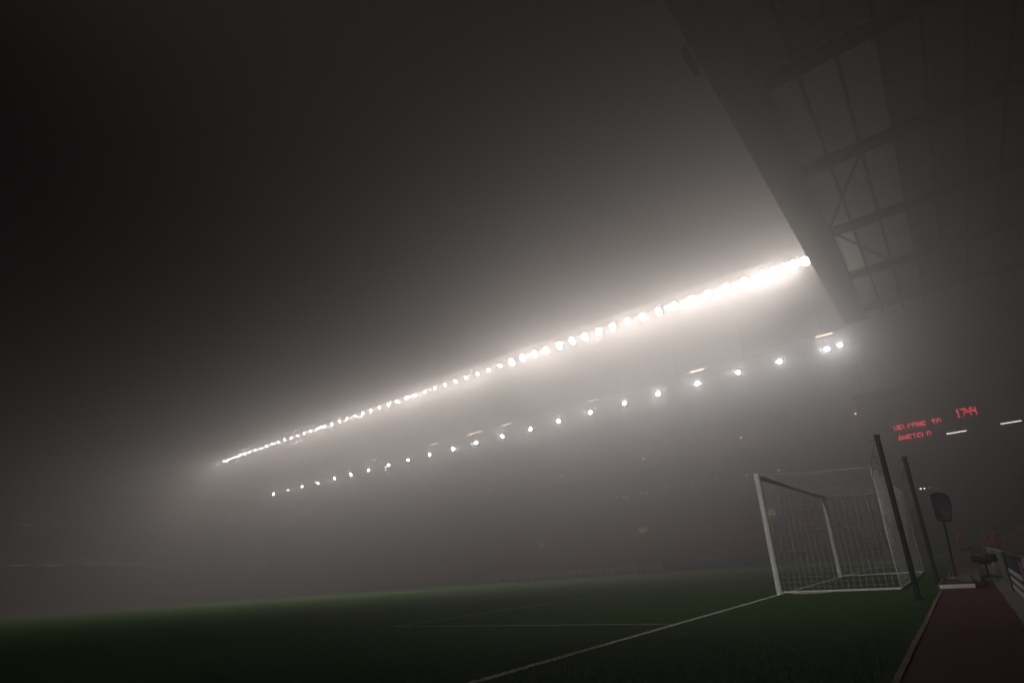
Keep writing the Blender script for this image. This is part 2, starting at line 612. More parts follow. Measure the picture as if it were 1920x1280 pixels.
# ---- floodlights along the roof edge
def lamp(name, label, group, w, h, tilt, lens_m, loc, watts, warm, beam_tilt):
    o = thing(name, label, 'floodlight', loc, group)

    def tr(mb_):
        R_ = Matrix.Rotation(tilt, 3, 'X')
        mb_.v = [tuple(R_ @ Vector(p)) for p in mb_.v]
        return mb_
    b = MB().box((-w / 2 - .05, 0.03, -h / 2 - .05), (w / 2 + .05, 0.30, h / 2 + .05))
    tr(b).build('housing', M_dark, o)
    l = MB().add([(w / 2 * math.cos(2 * PI * k / 16), 0, h / 2 * math.sin(2 * PI * k / 16)) for k in range(16)], [tuple(range(16))])
    tr(l).build('lens', lens_m, o)
    br = MB().tube([(-w / 2 - .1, .18, 0), (-w / 2 - .1, .26, h / 2 + .16), (w / 2 + .1, .26, h / 2 + .16), (w / 2 + .1, .18, 0)], .025, 5)
    br.tube([(0, .26, h / 2 + .16), (0, .3, h / 2 + .3)], .03, 5)
    br.build('bracket', M_dark, o)
    ld = bpy.data.lights.new('beam', 'SPOT')
    ld.energy = watts
    ld.spot_size = math.radians(SPOT_DEG)
    ld.spot_blend = 1.0
    ld.shadow_soft_size = 0.4
    ld.color = warm
    lo_ = link(bpy.data.objects.new('beam', ld), o)
    lo_.location = (0, -.06, 0)
    lo_.rotation_euler = (PI / 2 - beam_tilt, 0, PI)
    lo_.rotation_euler = Vector((0, -math.cos(beam_tilt), -math.sin(beam_tilt))).to_track_quat('-Z', 'Y').to_euler()
    return o


xsA = [-2.3, -3.16, -4.02, -4.88, -5.74]  # in-between lamps added at this end to imitate the merged glare
x = -7.46
while x > -36:
    xsA.append(x)
    x -= 1.72
n_near = len(xsA)
while x > -104.6:
    xsA.append(x)
    x -= 1.88
LABEL_A = 'blazing white floodlight in the upper row along the roof edge of the foggy side stand'
la = mid_beam = None
for i, x in enumerate(xsA):
    if i in (0, n_near):
        la = lamp('roof_floodlight', LABEL_A, 'floodlights along the roof edge', *((0.86, 0.8) if i == 0 else (0.4, 0.32)), 0.5,
                  M_lensA if i == 0 else M_lensC, (x, 40.0, 25.45), ROOF_WATT if i == 0 else FAR_WATT, LAMP_WARM, TILT_A if i == 0 else TILT_FAR)
        o = la
    else:
        o = copy_tree(la, (x + random.uniform(-.05, .05), 40.0, 25.45 + random.uniform(-.02, .02)))
    o.rotation_euler = (0, 0, float(np.interp(x, AIM_X, AIM_YAW)))
    if i >= n_near and x > -66:
        for ch in o.children:
            if ch.type == 'LIGHT':
                if mid_beam is None:
                    mid_beam = ch.data.copy()
                    mid_beam.energy = MID_WATT
                ch.data = mid_beam
# the same row on the stand on the camera's side of the pitch, which lights the goal from behind the camera
NSP = Vector((-52, -36, -1.6))
mine = thing('side_stand', 'stand along the touchline on the camera side of the pitch', 'stand', NSP)
for (a, b, n, m) in (((FX0, -62.0, 26.6), (FX1, -34.6, 27.1), 'roof', M_dark), ((FX0, -62.6, -3.0), (FX1, -62.05, 27.0), 'back_wall', M_wall), ((FX0, -36.1, -3.0), (FX1, -35.8, 0.75), 'front_wall', M_wall)):
    o = MB().box(a, b).build(n, m, mine)
    o.location = -NSP
m_ = MB()
for i in range(30):
    m_.box((FX0, -36.12 - (i + 1) * .86, -3.0), (FX1, -36.12 - i * .86 - .002, 0.6 + .5 * i))
o = m_.build('terrace', M_terrace, mine)
o.location = -NSP
lc = None
for i in range(4):
    x = -3.0 - i * 1.72
    if lc is None:
        lc = lamp('roof_floodlight', 'white floodlight along the roof edge of the camera side stand', 'floodlights along the near roof edge', .86, .8, .5, M_lensD, (x, -34.0, 25.45), NEAR_WATT, LAMP_WARM, .55)
        o = lc
    else:
        o = copy_tree(lc, (x, -34.0, 25.45))
    o.rotation_euler = (0, 0, PI - math.atan2(1.0 - x, 37.0))
for ch in lc.children:
    if ch.type == 'LIGHT':
        ch.data.spot_size = math.radians(26)
# second row on the gantry below
K52 = (52 + 13.2476) / (40 + 13.2476)
rowB = [-86.52, -82.2, -78.2, -73.9, -69.7, -65.8, -61.7, -57.5, -53.5, -49.35, -45.2, -41.3, -37.2, -33.05, -29.2, -25.15, -21.1, -17.4, -13.45, -9.6, -6.05, -2.3, -1.29]
bz = [16.65] * 14 + [16.77, 16.82, 16.9, 16.95, 17.0, 17.07, 17.08, 17.11, 17.14]
lb = None
for x, z in zip(rowB, bz):
    loc = (3.2252 + (x - 3.2252) * K52, 52.0, 0.78 + (z - 0.78) * K52)
    if lb is None:
        lb = lamp('gantry_floodlight', 'small cool white floodlight in the lower row hung beneath the side stand roof', 'floodlights in the lower row', 0.4, 0.34, 0.35, M_lensB, loc, GANTRY_WATT, LAMP_COOL, 0.4)
    else:
        copy_tree(lb, loc)

# ---- fluorescent tubes under the roof, above the lower row
K56 = (56 + 13.2476) / (42 + 13.2476)


def tube_light(name, label, x0, x1, y, z, glow, group, r=0.035):
    o = thing(name, label, 'strip light', ((x0 + x1) / 2, y, z), group)
    h = (x1 - x0) / 2
    MB().tube([(-h, 0, 0), (h, 0, 0)], r, 6).build('tube', glow, o)
    MB().box((-h, -.05, .045), (h, .05, .11)).build('fitting', M_dark, o)
    return o


tl = [(-3.09, -1.82, 19.02), (-14.51, -13.21, 18.9), (-26.38, -25.7, 18.72), (-25.6, -24.95, 18.74), (-44.33, -43.3, 18.55), (-43.2, -41.96, 18.6),
      (-38.74, -37.32, 18.6), (-51.05, -49.83, 18.55), (-63.59, -62.26, 18.6), (-75.92, -74.78, 18.58)]
for i, (a, b, z) in enumerate(tl):
    c = (a + b) / 2
    h = (b - a) / 2 * K56
    x = 3.2252 + (c - 3.2252) * K56
    tube_light('strip_light', 'thin warm strip light glowing above the lower row of floodlights', x - h, x + h, 56, 0.78 + (z - 0.78) * K56, M_tubeglow,
               'warm strip lights under the side stand roof')
m_ = MB()
m_.box((FX0, 55.9, 23.27), (FX1, 56.1, 23.4))
fpart(m_, 'lighting_tray', M_dark)

# ---- amber bulbs along the upper tier, lights at the boxes
for i, (x, z) in enumerate([(-2.3, 13.2), (-13.0, 13.0), (-24.2, 12.75), (-35.75, 12.51), (-47.63, 12.43), (-59.48, 12.3), (-71.35, 12.28)]):
    o = thing('bulkhead_lamp', 'tiny amber lamp on the upper tier of the side stand', 'lamp', (x, 50.0, z), 'amber lamps along the upper tier')
    MB().lathe([(0.03, -.1), (0.09, -.05), (0.09, .06), (0.03, .1)], (0, 0, 0), 8).build('bulb', M_amber, o)
    MB().tube([(0, 0.0, -.1), (0, 0.35, -.35), (0, 0.42, 11.4 - z)], .03, 5).build('bracket', M_dark, o)
bl = [(-24.29, 8.63), (-23.54, 8.46), (-27.24, 8.61), (-26.38, 8.43), (-25.86, 8.3), (-31.93, 8.29), (-34.85, 8.66), (-39.0, 8.45), (-21.41, 8.75), (-18.16, 8.73), (-15.59, 8.79), (-12.63, 8.77), (-9.58, 8.76)]
for x, z in bl:
    k = (51.1 + 13.2476) / (48 + 13.2476)
    o = thing('box_light', 'faint yellowish light at the window line of the side stand', 'lamp', (3.2252 + (x - 3.2252) * k, 51.1, .78 + (z - .78) * k), 'faint lights along the window line')
    MB().lathe([(0.05, -.08), (0.1, -.02), (0.1, .05), (0.05, .08)], (0, 0, 0), 8).build('bulb', M_boxlight, o)
    MB().box((-.05, .05, -.05), (.05, .14, .05)).build('bracket', M_dark, o)


def exit_sign(label, x, y, z, w):
    o = thing('exit_sign', label, 'sign', (x, y, z), 'lit gangway signs in the lower tier')
    MB().box((-w / 2 - .05, .03, -.32), (w / 2 + .05, .14, .3)).build('casing', M_dark, o)
    MB().box((-w / 2, 0, 0.0), (w / 2, .026, .26)).build('green_panel', M_exit, o)
    MB().box((-w / 2, 0, -.28), (w / 2, .026, -.06)).build('yellow_panel', M_exit_y, o)
    MB().tube([(0, .1, -.3), (0, .1, -2.2)], .04, 6).build('post', M_dark, o)
    return o


exit_sign('brightest green and yellow gangway sign, seen inside the near goalpost', -10.59, 46.0, 4.75, 0.75)
exit_sign('dim green gangway sign midway between the goal and the lit boards', -23.73, 46.0, 4.4, 1.0)
exit_sign('faintest yellow green gangway sign, farthest from the goal', -37.03, 46.0, 4.0, 0.9)

# ================================================================== far end stand with its faint strip lights
ES = Vector((-110, 5, -2.4))
end = thing('end_stand', 'distant stand behind the far goal line, dissolved in fog', 'stand', ES)


def epart(mbld, name, m, **kw):
    o = mbld.build(name, m, end, **kw)
    o.location = -ES
    return o


m_ = MB()
for i in range(16):
    x1 = -108.5 - i * 0.8
    m_.box((x1 - .798, -40, -3.1), (x1, 50, -1.0 + .45 * i))
epart(m_, 'terrace', M_terrace)
m_ = MB()
for i in range(16):
    x1 = -108.5 - i * 0.8
    z0 = -1.0 + .45 * i
    m_.add([(x1 - .7, -39, z0 + .4), (x1 - .7, 49, z0 + .4), (x1 - .74, 49, z0 + .82), (x1 - .74, -39, z0 + .82)], [(0, 1, 2, 3)])
kind(epart(m_, 'seat_rows', M_seat), 'stuff')
epart(MB().box((-123.5, -40, -3.1), (-121.4, 50, 18)), 'back_wall', M_wall)
epart(MB().box((-123.5, -40, 18.02), (-107.5, 50, 18.6)), 'roof', M_dark)
epart(MB().box((-112.6, -40, 13.6), (-112.3, 50, 14.6)), 'upper_ledge', M_fascia)
epart(MB().box((-107.6, -40, 7.25), (-107.2, 50, 8.2)), 'lower_ledge', M_fascia)
for yy_ in (-38, -20, -2, 16, 34, 48):
    epart(MB().tube([(-112.5, yy_, -3), (-112.5, yy_, 18)], .2, 6), 'column', M_dark)
    epart(MB().box((-112.3, yy_ - .1, 7.5), (-107.6, yy_ + .1, 7.7)), 'ledge_arm', M_dark)
for (a, b, z, x) in ((10.64, 12.31, 7.12, -106), (14.76, 16.77, 7.05, -106), (18.99, 21.22, 6.98, -106), (22.86, 24.93, 6.92, -106), (26.75, 28.96, 6.85, -106),
                     (30.64, 33.35, 6.78, -106), (34.42, 36.91, 6.72, -106), (40.1, 42.2, 6.63, -106), (43.0, 44.9, 6.58, -106),
                     (12.12, 13.25, 13.7, -112), (16.39, 17.32, 13.6, -112), (20.52, 21.67, 13.5, -112), (28.96, 29.83, 13.4, -112), (32.78, 33.89, 13.35, -112), (36.84, 38.0, 13.22, -112)):
    low = x == -106
    o = thing('strip_light', ('faint strip light in the lower row across the far end stand' if low else 'very faint strip light in the upper row across the far end stand'),
              'strip light', (x, (a + b) / 2, z), ('strip lights in the lower row of the far stand' if low else 'strip lights in the upper row of the far stand'))
    h = (b - a) / 2
    MB().tube([(0, -h, 0), (0, h, 0)], .07, 6).build('tube', M_far_tube, o)
    MB().box((-.08, -h, .075), (.08, h, .16)).build('fitting', M_dark, o)
    MB().box((-1.2 if low else -.35, -.04, .165), (.04, .04, .24)).build('bracket', M_dark, o)

# ================================================================== corner building, scoreboard and its tubes
CB = Vector((8, 48, 0))
corner = thing('corner_building', 'dark block filling the corner between the two stands', 'building', CB)
for (a, b, n, m) in (((-1.9, 47.6, -1), (24, 61, 14.0), 'wall', M_wall), ((-2.0, 47.4, 14.02), (24.1, 61.1, 14.4), 'roof', M_dark)):
    o = MB().box(a, b).build(n, m, corner)
    o.location = -CB
for i in range(5):
    o = MB().box((1.0 + i * 3.1, 47.55, 3.2), (3.2 + i * 3.1, 47.597, 5.4)).build('window', M_glass, corner)
    o.location = -CB
KS = (46 + 13.2476) / (55 + 13.2476)
SX0, SZ1 = 3.2252 + (0.17 - 3.2252) * KS, .78 + (12.35 - .78) * KS
sx = lambda u: 3.2252 + (u - 3.2252) * KS
sz = lambda z: .78 + (z - .78) * KS
sb = thing('scoreboard', 'black scoreboard with red dot lettering and a red clock reading', 'scoreboard', (sx(3.4), 46.0, sz(11.2)))
SBP = Vector((sx(3.4), 46.0, sz(11.2)))
def sbpart(mbld, name, m, **kw):
    o = mbld.build(name, m, sb, **kw)
    o.location = -SBP
    return o
sbpart(MB().box((sx(-.4), 46.03, sz(10.2)), (sx(7.2), 46.3, sz(13.0))), 'panel', M_board)
f_ = MB()
f_.box((sx(-.5), 45.98, sz(13.0)), (sx(7.3), 46.3, sz(13.12)))
f_.box((sx(-.5), 45.98, sz(10.08)), (sx(7.3), 46.3, sz(10.2)))
f_.box((sx(-.5), 45.98, sz(10.2)), (sx(-.4), 46.3, sz(13.0)))
f_.box((sx(7.2), 45.98, sz(10.2)), (sx(7.3), 46.3, sz(13.0)))
sbpart(f_, 'frame', M_dark)
sbpart(MB().box((sx(1), 46.3, sz(11.0)), (sx(1.3), 47.58, sz(11.3))).box((sx(5.6), 46.3, sz(11.0)), (sx(5.9), 47.58, sz(11.3))), 'wall_bracket', M_dark)
FONT5 = {'W': ["10001", "10001", "10001", "10101", "10101", "11011", "10001"], 'E': ["11111", "10000", "10000", "11110", "10000", "10000", "11111"],
         'L': ["10000", "10000", "10000", "10000", "10000", "10000", "11111"], 'C': ["01110", "10001", "10000", "10000", "10000", "10001", "01110"],
         'O': ["01110", "10001", "10001", "10001", "10001", "10001", "01110"], 'M': ["10001", "11011", "10101", "10101", "10001", "10001", "10001"],
         'T': ["11111", "00100", "00100", "00100", "00100", "00100", "00100"], 'A': ["01110", "10001", "10001", "11111", "10001", "10001", "10001"],
         'N': ["10001", "11001", "10101", "10011", "10001", "10001", "10001"], 'F': ["11111", "10000", "10000", "11110", "10000", "10000", "10000"],
         'I': ["01110", "00100", "00100", "00100", "00100", "00100", "01110"], 'D': ["11110", "10001", "10001", "10001", "10001", "10001", "11110"],
         '1': ["00100", "01100", "00100", "00100", "00100", "00100", "01110"], '7': ["11111", "00001", "00001", "00010", "00010", "00100", "00100"],
         '4': ["10001", "10001", "10001", "11111", "00001", "00001", "00001"], ' ': ["00000"] * 7}


def led(mb_hi, mb_lo, text, x0, z1, dx, dz, lit_rows, sxp=6):
    for ci, ch in enumerate(text):
        for r in range(7):
            for c in range(5):
                if FONT5[ch][r][c] == '1':
                    x = x0 + (ci * sxp + c) * dx
                    z = z1 - r * dz
                    t_ = mb_hi if r < lit_rows else mb_lo
                    t_.add([(x, 46.02, z - dz * .9), (x + dx * .86, 46.02, z - dz * .9), (x + dx * .86, 46.02, z), (x, 46.02, z)], [(0, 1, 2, 3)])


hi, lo = MB(), MB()
dx = (sx(3.95) - sx(.17)) / 59.0
led(hi, lo, 'WELCOME TO', sx(.17), sz(12.22), dx, .088, 4)
led(hi, lo, 'ANFIELD', sx(.32), sz(11.18), dx, .088, 4)
o1 = kind(sbpart(hi, 'lettering', M_led), 'stuff')
o2 = kind(sbpart(lo, 'unlit_lettering', M_led_dim), 'stuff')
ck, dummy = MB(), MB()
led(ck, dummy, '1744', sx(5.2), sz(12.75), dx * 1.02, .098, 7)
kind(sbpart(ck, 'clock_digits', M_led), 'stuff')
for i, (a, b, z) in enumerate([(3.96, 5.23, 9.19), (7.36, 8.59, 9.27)]):
    ty = 45.85 if i == 0 else 46.6
    k = (ty + 13.2476) / (45 + 13.2476)
    g = lambda u: 3.2252 + (u - 3.2252) * k
    o = tube_light('strip_light', ['white strip light just below the clock of the scoreboard', 'white strip light at the right beyond the scoreboard'][i],
                   g(a), g(b), ty, .78 + (z - .78) * k, M_tubewhite, 'white strip lights in the corner', .045)
    MB().box((-.05, .055, .05), (.05, .17 if i == 0 else 1.0, .12)).build('bracket', M_dark, o)
o = thing('corner_sign', 'small row of white, yellow and red lights above the padded panel', 'sign', (1.9, 45.2, 5.15))
MB().box((-.8, .03, -.2), (1.0, .12, .2)).build('casing', M_dark, o)
for i, (x, m) in enumerate(((-.6, M_tubewhite), (-.35, M_tubewhite), (-.05, M_exit_y), (.25, M_exit_y), (.6, M_led_dim))):
    MB().box((x - .06, 0, -.06), (x + .06, .028, .06)).build('bulb', m, o)
MB().box((-.06, .12, -.06), (.06, 2.38, .06)).build('bracket', M_dark, o)

# ================================================================== advertising boards on the far touchline
def board(label, x0, x1, y, z0, h, panel_m, group=None):
    o = thing('advertising_board', label, 'advertising board', ((x0 + x1) / 2, y, z0), group)
    w = (x1 - x0) / 2
    MB().box((-w + .01, .0, .06), (w - .01, .06, h)).build('panel', panel_m, o, bevel=.008)
    MB().box((-w + .15, .07, 0), (-w + .21, .45, .08)).build('foot', M_dark, o)
    MB().box((w - .21, .07, 0), (w - .15, .45, .08)).build('foot', M_dark, o)
    return o


px = -19.1
for i in range(9):
    x1 = px - i * 2.42
    x0 = x1 - 2.4
    z0 = ground_z((x0 + x1) / 2)
    o = board('dark red board with short white capitals and an orange numeral patch', x0, x1, 39.2, z0, 0.95, M_board_red, 'repeating game boards on the far touchline')
    lettering('PES', .8, M_print_white, (-1.1, -.006, .24), o, width=1.45)
    MB().box((.48, -.02, .16), (1.06, -.002, .86)).build('emblem', M_print_orange, o)
    lettering('6', .6, M_print_white, (.62, -.03, .28), o, width=.32)
o = board('long dark board with a pale triangle and lettering seen through the goal', -8.4, -.4, 39.2, ground_z(-5), 0.8, M_board)
for k in range(3):
    h0 = .22 + .18 * k
    x = -3.75 + .26 * k
    MB().add([(x, -.008, .12), (x + .2, -.008, .12), (x + .2 + .12 * 0, -.008, h0), (x - .06, -.008, h0 + .1)], [(0, 1, 2, 3)]).build('emblem', M_print_white, o)
lettering('IMPOSSIBLE IS NOTHING', .55, M_board_green, (-2.7, -.006, .22), o, width=6.2)
o = board('plain dark board with a thin pale top between lettered boards', -18.9, -8.6, 39.2, ground_z(-14), .85, M_board)
MB().box((-5.1, -.02, .85), (5.1, .08, .88)).build('top_rail', M_tube, o)
for i in range(10):
    x1 = -41.4 - i * 6.1
    x0 = x1 - 6
    board('plain dark board on the far touchline lost in the fog', x0, x1, 39.2, ground_z(x1 - 3), .9, M_board, 'plain boards in the fog')
o = board('white board with black capitals beyond the padded panel', 1.9, 3.98, 38.6, -.12, .5, M_board_white)
lettering('BEKO', .42, M_print_black, (-.52, -.006, .12), o, width=1.4)

# ================================================================== boards along the wall at the right
def side_board(label, y0, y1, h, panel_m, x=3.63):
    o = thing('advertising_board', label, 'advertising board', (x, (y0 + y1) / 2, .02), None)
    w = (y1 - y0) / 2
    MB().box((0, -w + .01, .03), (.05, w - .01, h)).build('panel', panel_m, o, bevel=.006)
    MB().box((.055, -w + .2, 0), (.4, -w + .25, .06)).build('foot', M_dark, o)
    MB().box((.055, w - .25, 0), (.4, w - .2, .06)).build('foot', M_dark, o)
    return o


o = side_board('black board with three pale stripes at the right edge beside the concrete path', -4.9, -1.25, .56, M_board)
for (za, zb) in ((.30, .355), (.185, .24), (.06, .125)):
    MB().box((-.008, -1.2, za - .02), (-.001, 1.45, zb - .02)).build('stripe', M_print_white, o)
MB().box((-.02, 1.52, 0.0), (-.003, 1.72, .58)).build('end_post', M_dark, o)
for i in range(5):
    MB().box((-.007, -1.5 - .07 * i, .04), (-.002, -1.45 - .07 * i, .5)).build('stripe', M_print_mauve, o)
o = side_board('mauve board with thin upright bars nearest to the camera', -11.5, -4.95, .56, M_print_mauve)
for i in range(16):
    MB().box((-.008, 3.0 - i * .38, .05), (-.001, 3.06 - i * .38, .52)).build('stripe', M_board_white, o)
o = side_board('pale grey green board with a yellow patch behind the stool', -1.2, 9.0, .56, M_board_green)
MB().box((-.008, .3, .08), (-.001, 1.35, .46)).build('emblem', M_print_yellow, o)
for i in range(9):
    MB().box((-.02, -4.9 + i * .62, .02), (-.002, -4.85 + i * .62, .55)).build('upright', M_conc, o)
side_board('plain dark board running on past the pale board', 9.1, 30.0, .56, M_board)

# ================================================================== goal
goal = thing('football_goal', 'white football goal with a box net on the goal line', 'goal', (0, GY, 0))


def gpart(mbld, name, m, k=None, **kw):
    mbld.v = [(a, b - GY, c) for a, b, c in mbld.v]
    o = mbld.build(name, m, goal, **kw)
    if k:
        kind(o, k)
    return o


R_ = 0.06
for y in (0.0, 7.44):
    gpart(MB().tube([(0, y, -.1), (0, y, 2.44 + R_ * .2), (0, y, 2.5)], R_, 20), 'post', M_white, smooth=True)
gpart(MB().tube([(0, R_ + .002, 2.44), (0, 7.44 - R_ - .002, 2.44)], R_, 20), 'crossbar', M_white, smooth=True)
D = 2.1
for y in (0.0, 7.44):
    gpart(MB().tube([(R_ + .004, y, .035), (D, y, .03)], .024, 10), 'ground_bar', M_tube, smooth=True)
    gpart(MB().tube([(.05, y, .09), (.13, y, .09), (.13, y, .03)], .012, 6), 'bar_socket', M_steel)
gpart(MB().tube([(D, .026, .03), (D, 7.44 - .026, .03)], .018, 8), 'back_bar', M_tube, smooth=True)


def net(mbld, fn, nu, nv, r=0.0025):
    """square mesh of cord over fn(u,v)->point"""
    P_ = [[Vector(fn(i / nu, j / nv)) for j in range(nv + 1)] for i in range(nu + 1)]
    for i in range(nu + 1):
        mbld.tube([P_[i][j] for j in range(nv + 1)], r, 3, cap=False)
    for j in range(nv + 1):
        mbld.tube([P_[i][j] for i in range(nu + 1)], r, 3, cap=False)


ZB = 2.3
rnd = random.Random(5)
ph = [rnd.uniform(0, 6) for _ in range(12)]


def wob(u, v, k):
    return 0.009 * (math.sin(9 * u + ph[k]) * math.sin(7 * v + ph[k + 1]) + .6 * math.sin(23 * u + ph[k + 2]) * math.sin(17 * v + ph[k + 3]))


edge = lambda u, v: (4 * u * (1 - u)) ** .5 * (4 * v * (1 - v)) ** .5
n1 = MB()
for s, y in ((1, 0.0), (-1, 7.44)):
    net(n1, lambda u, v: (D * u, y + s * (0.07 * edge(u, v) + wob(u, v, 0)), 0.03 + (2.44 + (ZB - 2.44) * u - .03) * v - .03 * edge(u, v)), 20, 23, 0.0019)
o = gpart(n1, 'side_net', M_cord, 'stuff')
n2 = MB()
net(n2, lambda u, v: (D - .1 * edge(u, v) + wob(u, v, 4), 7.44 * u, 0.03 + (ZB - .03) * v + .03 * math.sin(PI * u * 3) * v), 80, 25, 0.0012)
gpart(n2, 'back_net', M_cord, 'stuff')
n3 = MB()
net(n3, lambda u, v: (.02 + (D - .02) * v, 7.44 * u, 2.46 + (ZB - 2.46) * v - .13 * edge(u, v) + wob(u, v, 7)), 80, 23, 0.0016)
gpart(n3, 'top_net', M_cord, 'stuff')
for y in (0.0, 7.44):
    gpart(MB().tube([(D, y, .03), (D - .015, y, 1.1), (D, y, ZB)], .005, 6), 'net_edge', M_cord)
    gpart(MB().tube([(0.05, y, 2.46), (1, y, 2.36), (D, y, ZB)], .004, 6), 'net_edge', M_cord)
gpart(MB().tube([(D, 7.44 * i / 12, ZB - .03 * math.sin(PI * (i % 3) / 3)) for i in range(13)], .004, 6), 'net_edge', M_cord)
# loose end of cord on the grass beside the near bar
gpart(MB().tube([(.1, -.03, .05), (.3, -.06, .012), (.55, -.09, .01), (.8, -.05, .012), (1.0, -.02, .03)], .006, 5), 'loose_cord', M_cord)

# ---- the two net poles behind the goal
def net_pole(label, x, y, h):
    o = thing('net_pole', label, 'pole', (x, y, 0), 'dark green poles behind the goal')
    MB().tube([(0, 0, -.1), (0, 0, h)], .037, 14).build('shaft', M_pole, o, smooth=True)
    MB().lathe([(.047, 0), (.05, .012), (.04, .035), (.01, .045)], (0, 0, h + .001), 14).build('cap', M_pole, o, smooth=True)
    MB().lathe([(.1, 0), (.1, .012), (.055, .018), (.055, .05)], (0, 0, 0), 14).build('ground_sleeve', M_dark, o)
    c = MB()
    c.tube([(-.045, -.02, h * .86), (-.1, -.03, h * .88), (-.1, -.03, h * .84), (-.045, -.02, h * .82)], .008, 6)
    c.tube([(-.03, .03, h - .04), (-.09, .05, h - .02), (-.12, .05, h - .08)], .007, 6)
    c.build('hook', M_steel, o)
    return o


net_pole('nearer and taller looking dark green pole between the camera and the net', 2.49, -2.43, 2.47)
net_pole('farther dark green pole beside the red track and platform', 2.63, .91, 2.47)
gpart(MB().tube([(2.44, -2.43, 2.42), (2.3, -2.0, 2.15), (2.2, -1.2, 1.98), (2.13, -.5, 2.08), (2.1, 0.0, 2.28)], .006, 5), 'tie_cord', M_cord)
gpart(MB().tube([(2.6, .91, 2.38), (2.35, 3.2, 2.2), (2.2, 5.4, 2.2), (2.1, 7.44, 2.3)], .006, 5), 'tie_cord', M_cord)

# ================================================================== platform, padded panel, box and stool at the right
pl = thing('low_platform', 'low pale edged platform laid across the red track', 'platform', (2.98, .9, .006))
MB().box((-.29, -1.02, 0), (.34, 1.9, .055)).build('deck', M_track, pl)
MB().box((-.3, -1.06, 0), (.2, -1.025, .07)).build('front_edge', M_tube, pl, bevel=.006)
MB().box((-.33, -1.06, 0), (-.295, 1.9, .065)).build('side_edge', M_edging, pl, bevel=.006)
bx = thing('equipment_box', 'plain grey box standing on the low platform', 'box', (3.13, .78, .063))
MB().box((-.15, -.14, 0), (.15, .14, .2)).build('body', M_conc, bx, bevel=.008)
MB().box((-.155, -.145, .202), (.155, .145, .222)).build('lid', M_conc, bx, bevel=.006)
MB().tube([(.03, -.141, .1), (.03, -.17, .1), (.06, -.17, .02)], .014, 6).build('cable', M_black, bx)

pad = thing('padded_panel_stand', 'black rounded padded panel on a slim leaning pole above the platform', 'equipment stand', (2.93, 2.0, .063))
prof = [(2.84, 1.70), (2.845, 1.75), (2.87, 1.785), (2.93, 1.80), (3.02, 1.79), (3.09, 1.765), (3.14, 1.72), (3.165, 1.66), (3.165, 1.58), (3.15, 1.46), (3.125, 1.36), (3.10, 1.22),
        (3.08, 1.185), (3.02, 1.19), (2.95, 1.205), (2.885, 1.22), (2.855, 1.25), (2.845, 1.34), (2.845, 1.5)]
cx_ = sum(p[0] for p in prof) / len(prof)
cz_ = sum(p[1] for p in prof) / len(prof)
m_ = MB()
layers = [(-.07, .86), (-.085, .93), (-.06, 1.0), (.03, 1.0), (.06, .93), (.05, .85)]
n = len(prof)
for dy, s in layers:
    for (a, b) in prof:
        m_.v.append((cx_ + (a - cx_) * s - 2.93, dy, cz_ + (b - cz_) * s - .063))
for i in range(len(layers) - 1):
    for k in range(n):
        k2 = (k + 1) % n
        m_.f.append((i * n + k, i * n + k2, (i + 1) * n + k2, (i + 1) * n + k))
m_.f.append(tuple(range(n - 1, -1, -1)))
m_.f.append(tuple((len(layers) - 1) * n + k for k in range(n)))
m_.build('padded_panel', M_black, pad, smooth=True)
MB().tube([(-.03, .005, 0), (.0, .0, .6), (.04, .0, 1.3)], .02, 10).build('pole', M_black, pad, smooth=True)
MB().tube([(-.02, .03, .3), (.035, .03, 1.15)], .006, 5).build('cable', M_black, pad)
MB().lathe([(.13, 0), (.13, .02), (.05, .035), (.03, .06)], (-.03, 0, 0), 18).build('base', M_steel, pad)

st = thing('stool', 'round black cushioned stool on a thin stem with a splayed base', 'stool', (3.4, 1.5, .006))
MB().lathe([(.15, .36), (.185, .375), (.198, .41), (.198, .47), (.185, .505), (.12, .52), (.02, .522)], (0.02, 0, 0), 28).build('seat', M_black, st, smooth=True)
MB().lathe([(.09, .335), (.1, .358)], (0.02, 0, 0), 16).build('seat_plate', M_dark, st)
MB().tube([(.02, 0, .34), (.02, 0, .12)], [.018, .024], 10).build('stem', M_dark, st, smooth=True)
for k in range(5):
    a = 2 * PI * k / 5 + .3
    e = (.02 + .23 * math.cos(a), .23 * math.sin(a))
    lg = MB().tube([(.02, 0, .13), ((.02 + e[0]) / 2, e[1] / 2, .1), (e[0], e[1], .065)], [.02, .018, .013], 8).build('leg', M_dark, st, smooth=True)
    MB().lathe([(.008, .0), (.024, .008), (.024, .045), (.008, .055)], (e[0], e[1], 0), 10).build('caster', M_steel, lg)

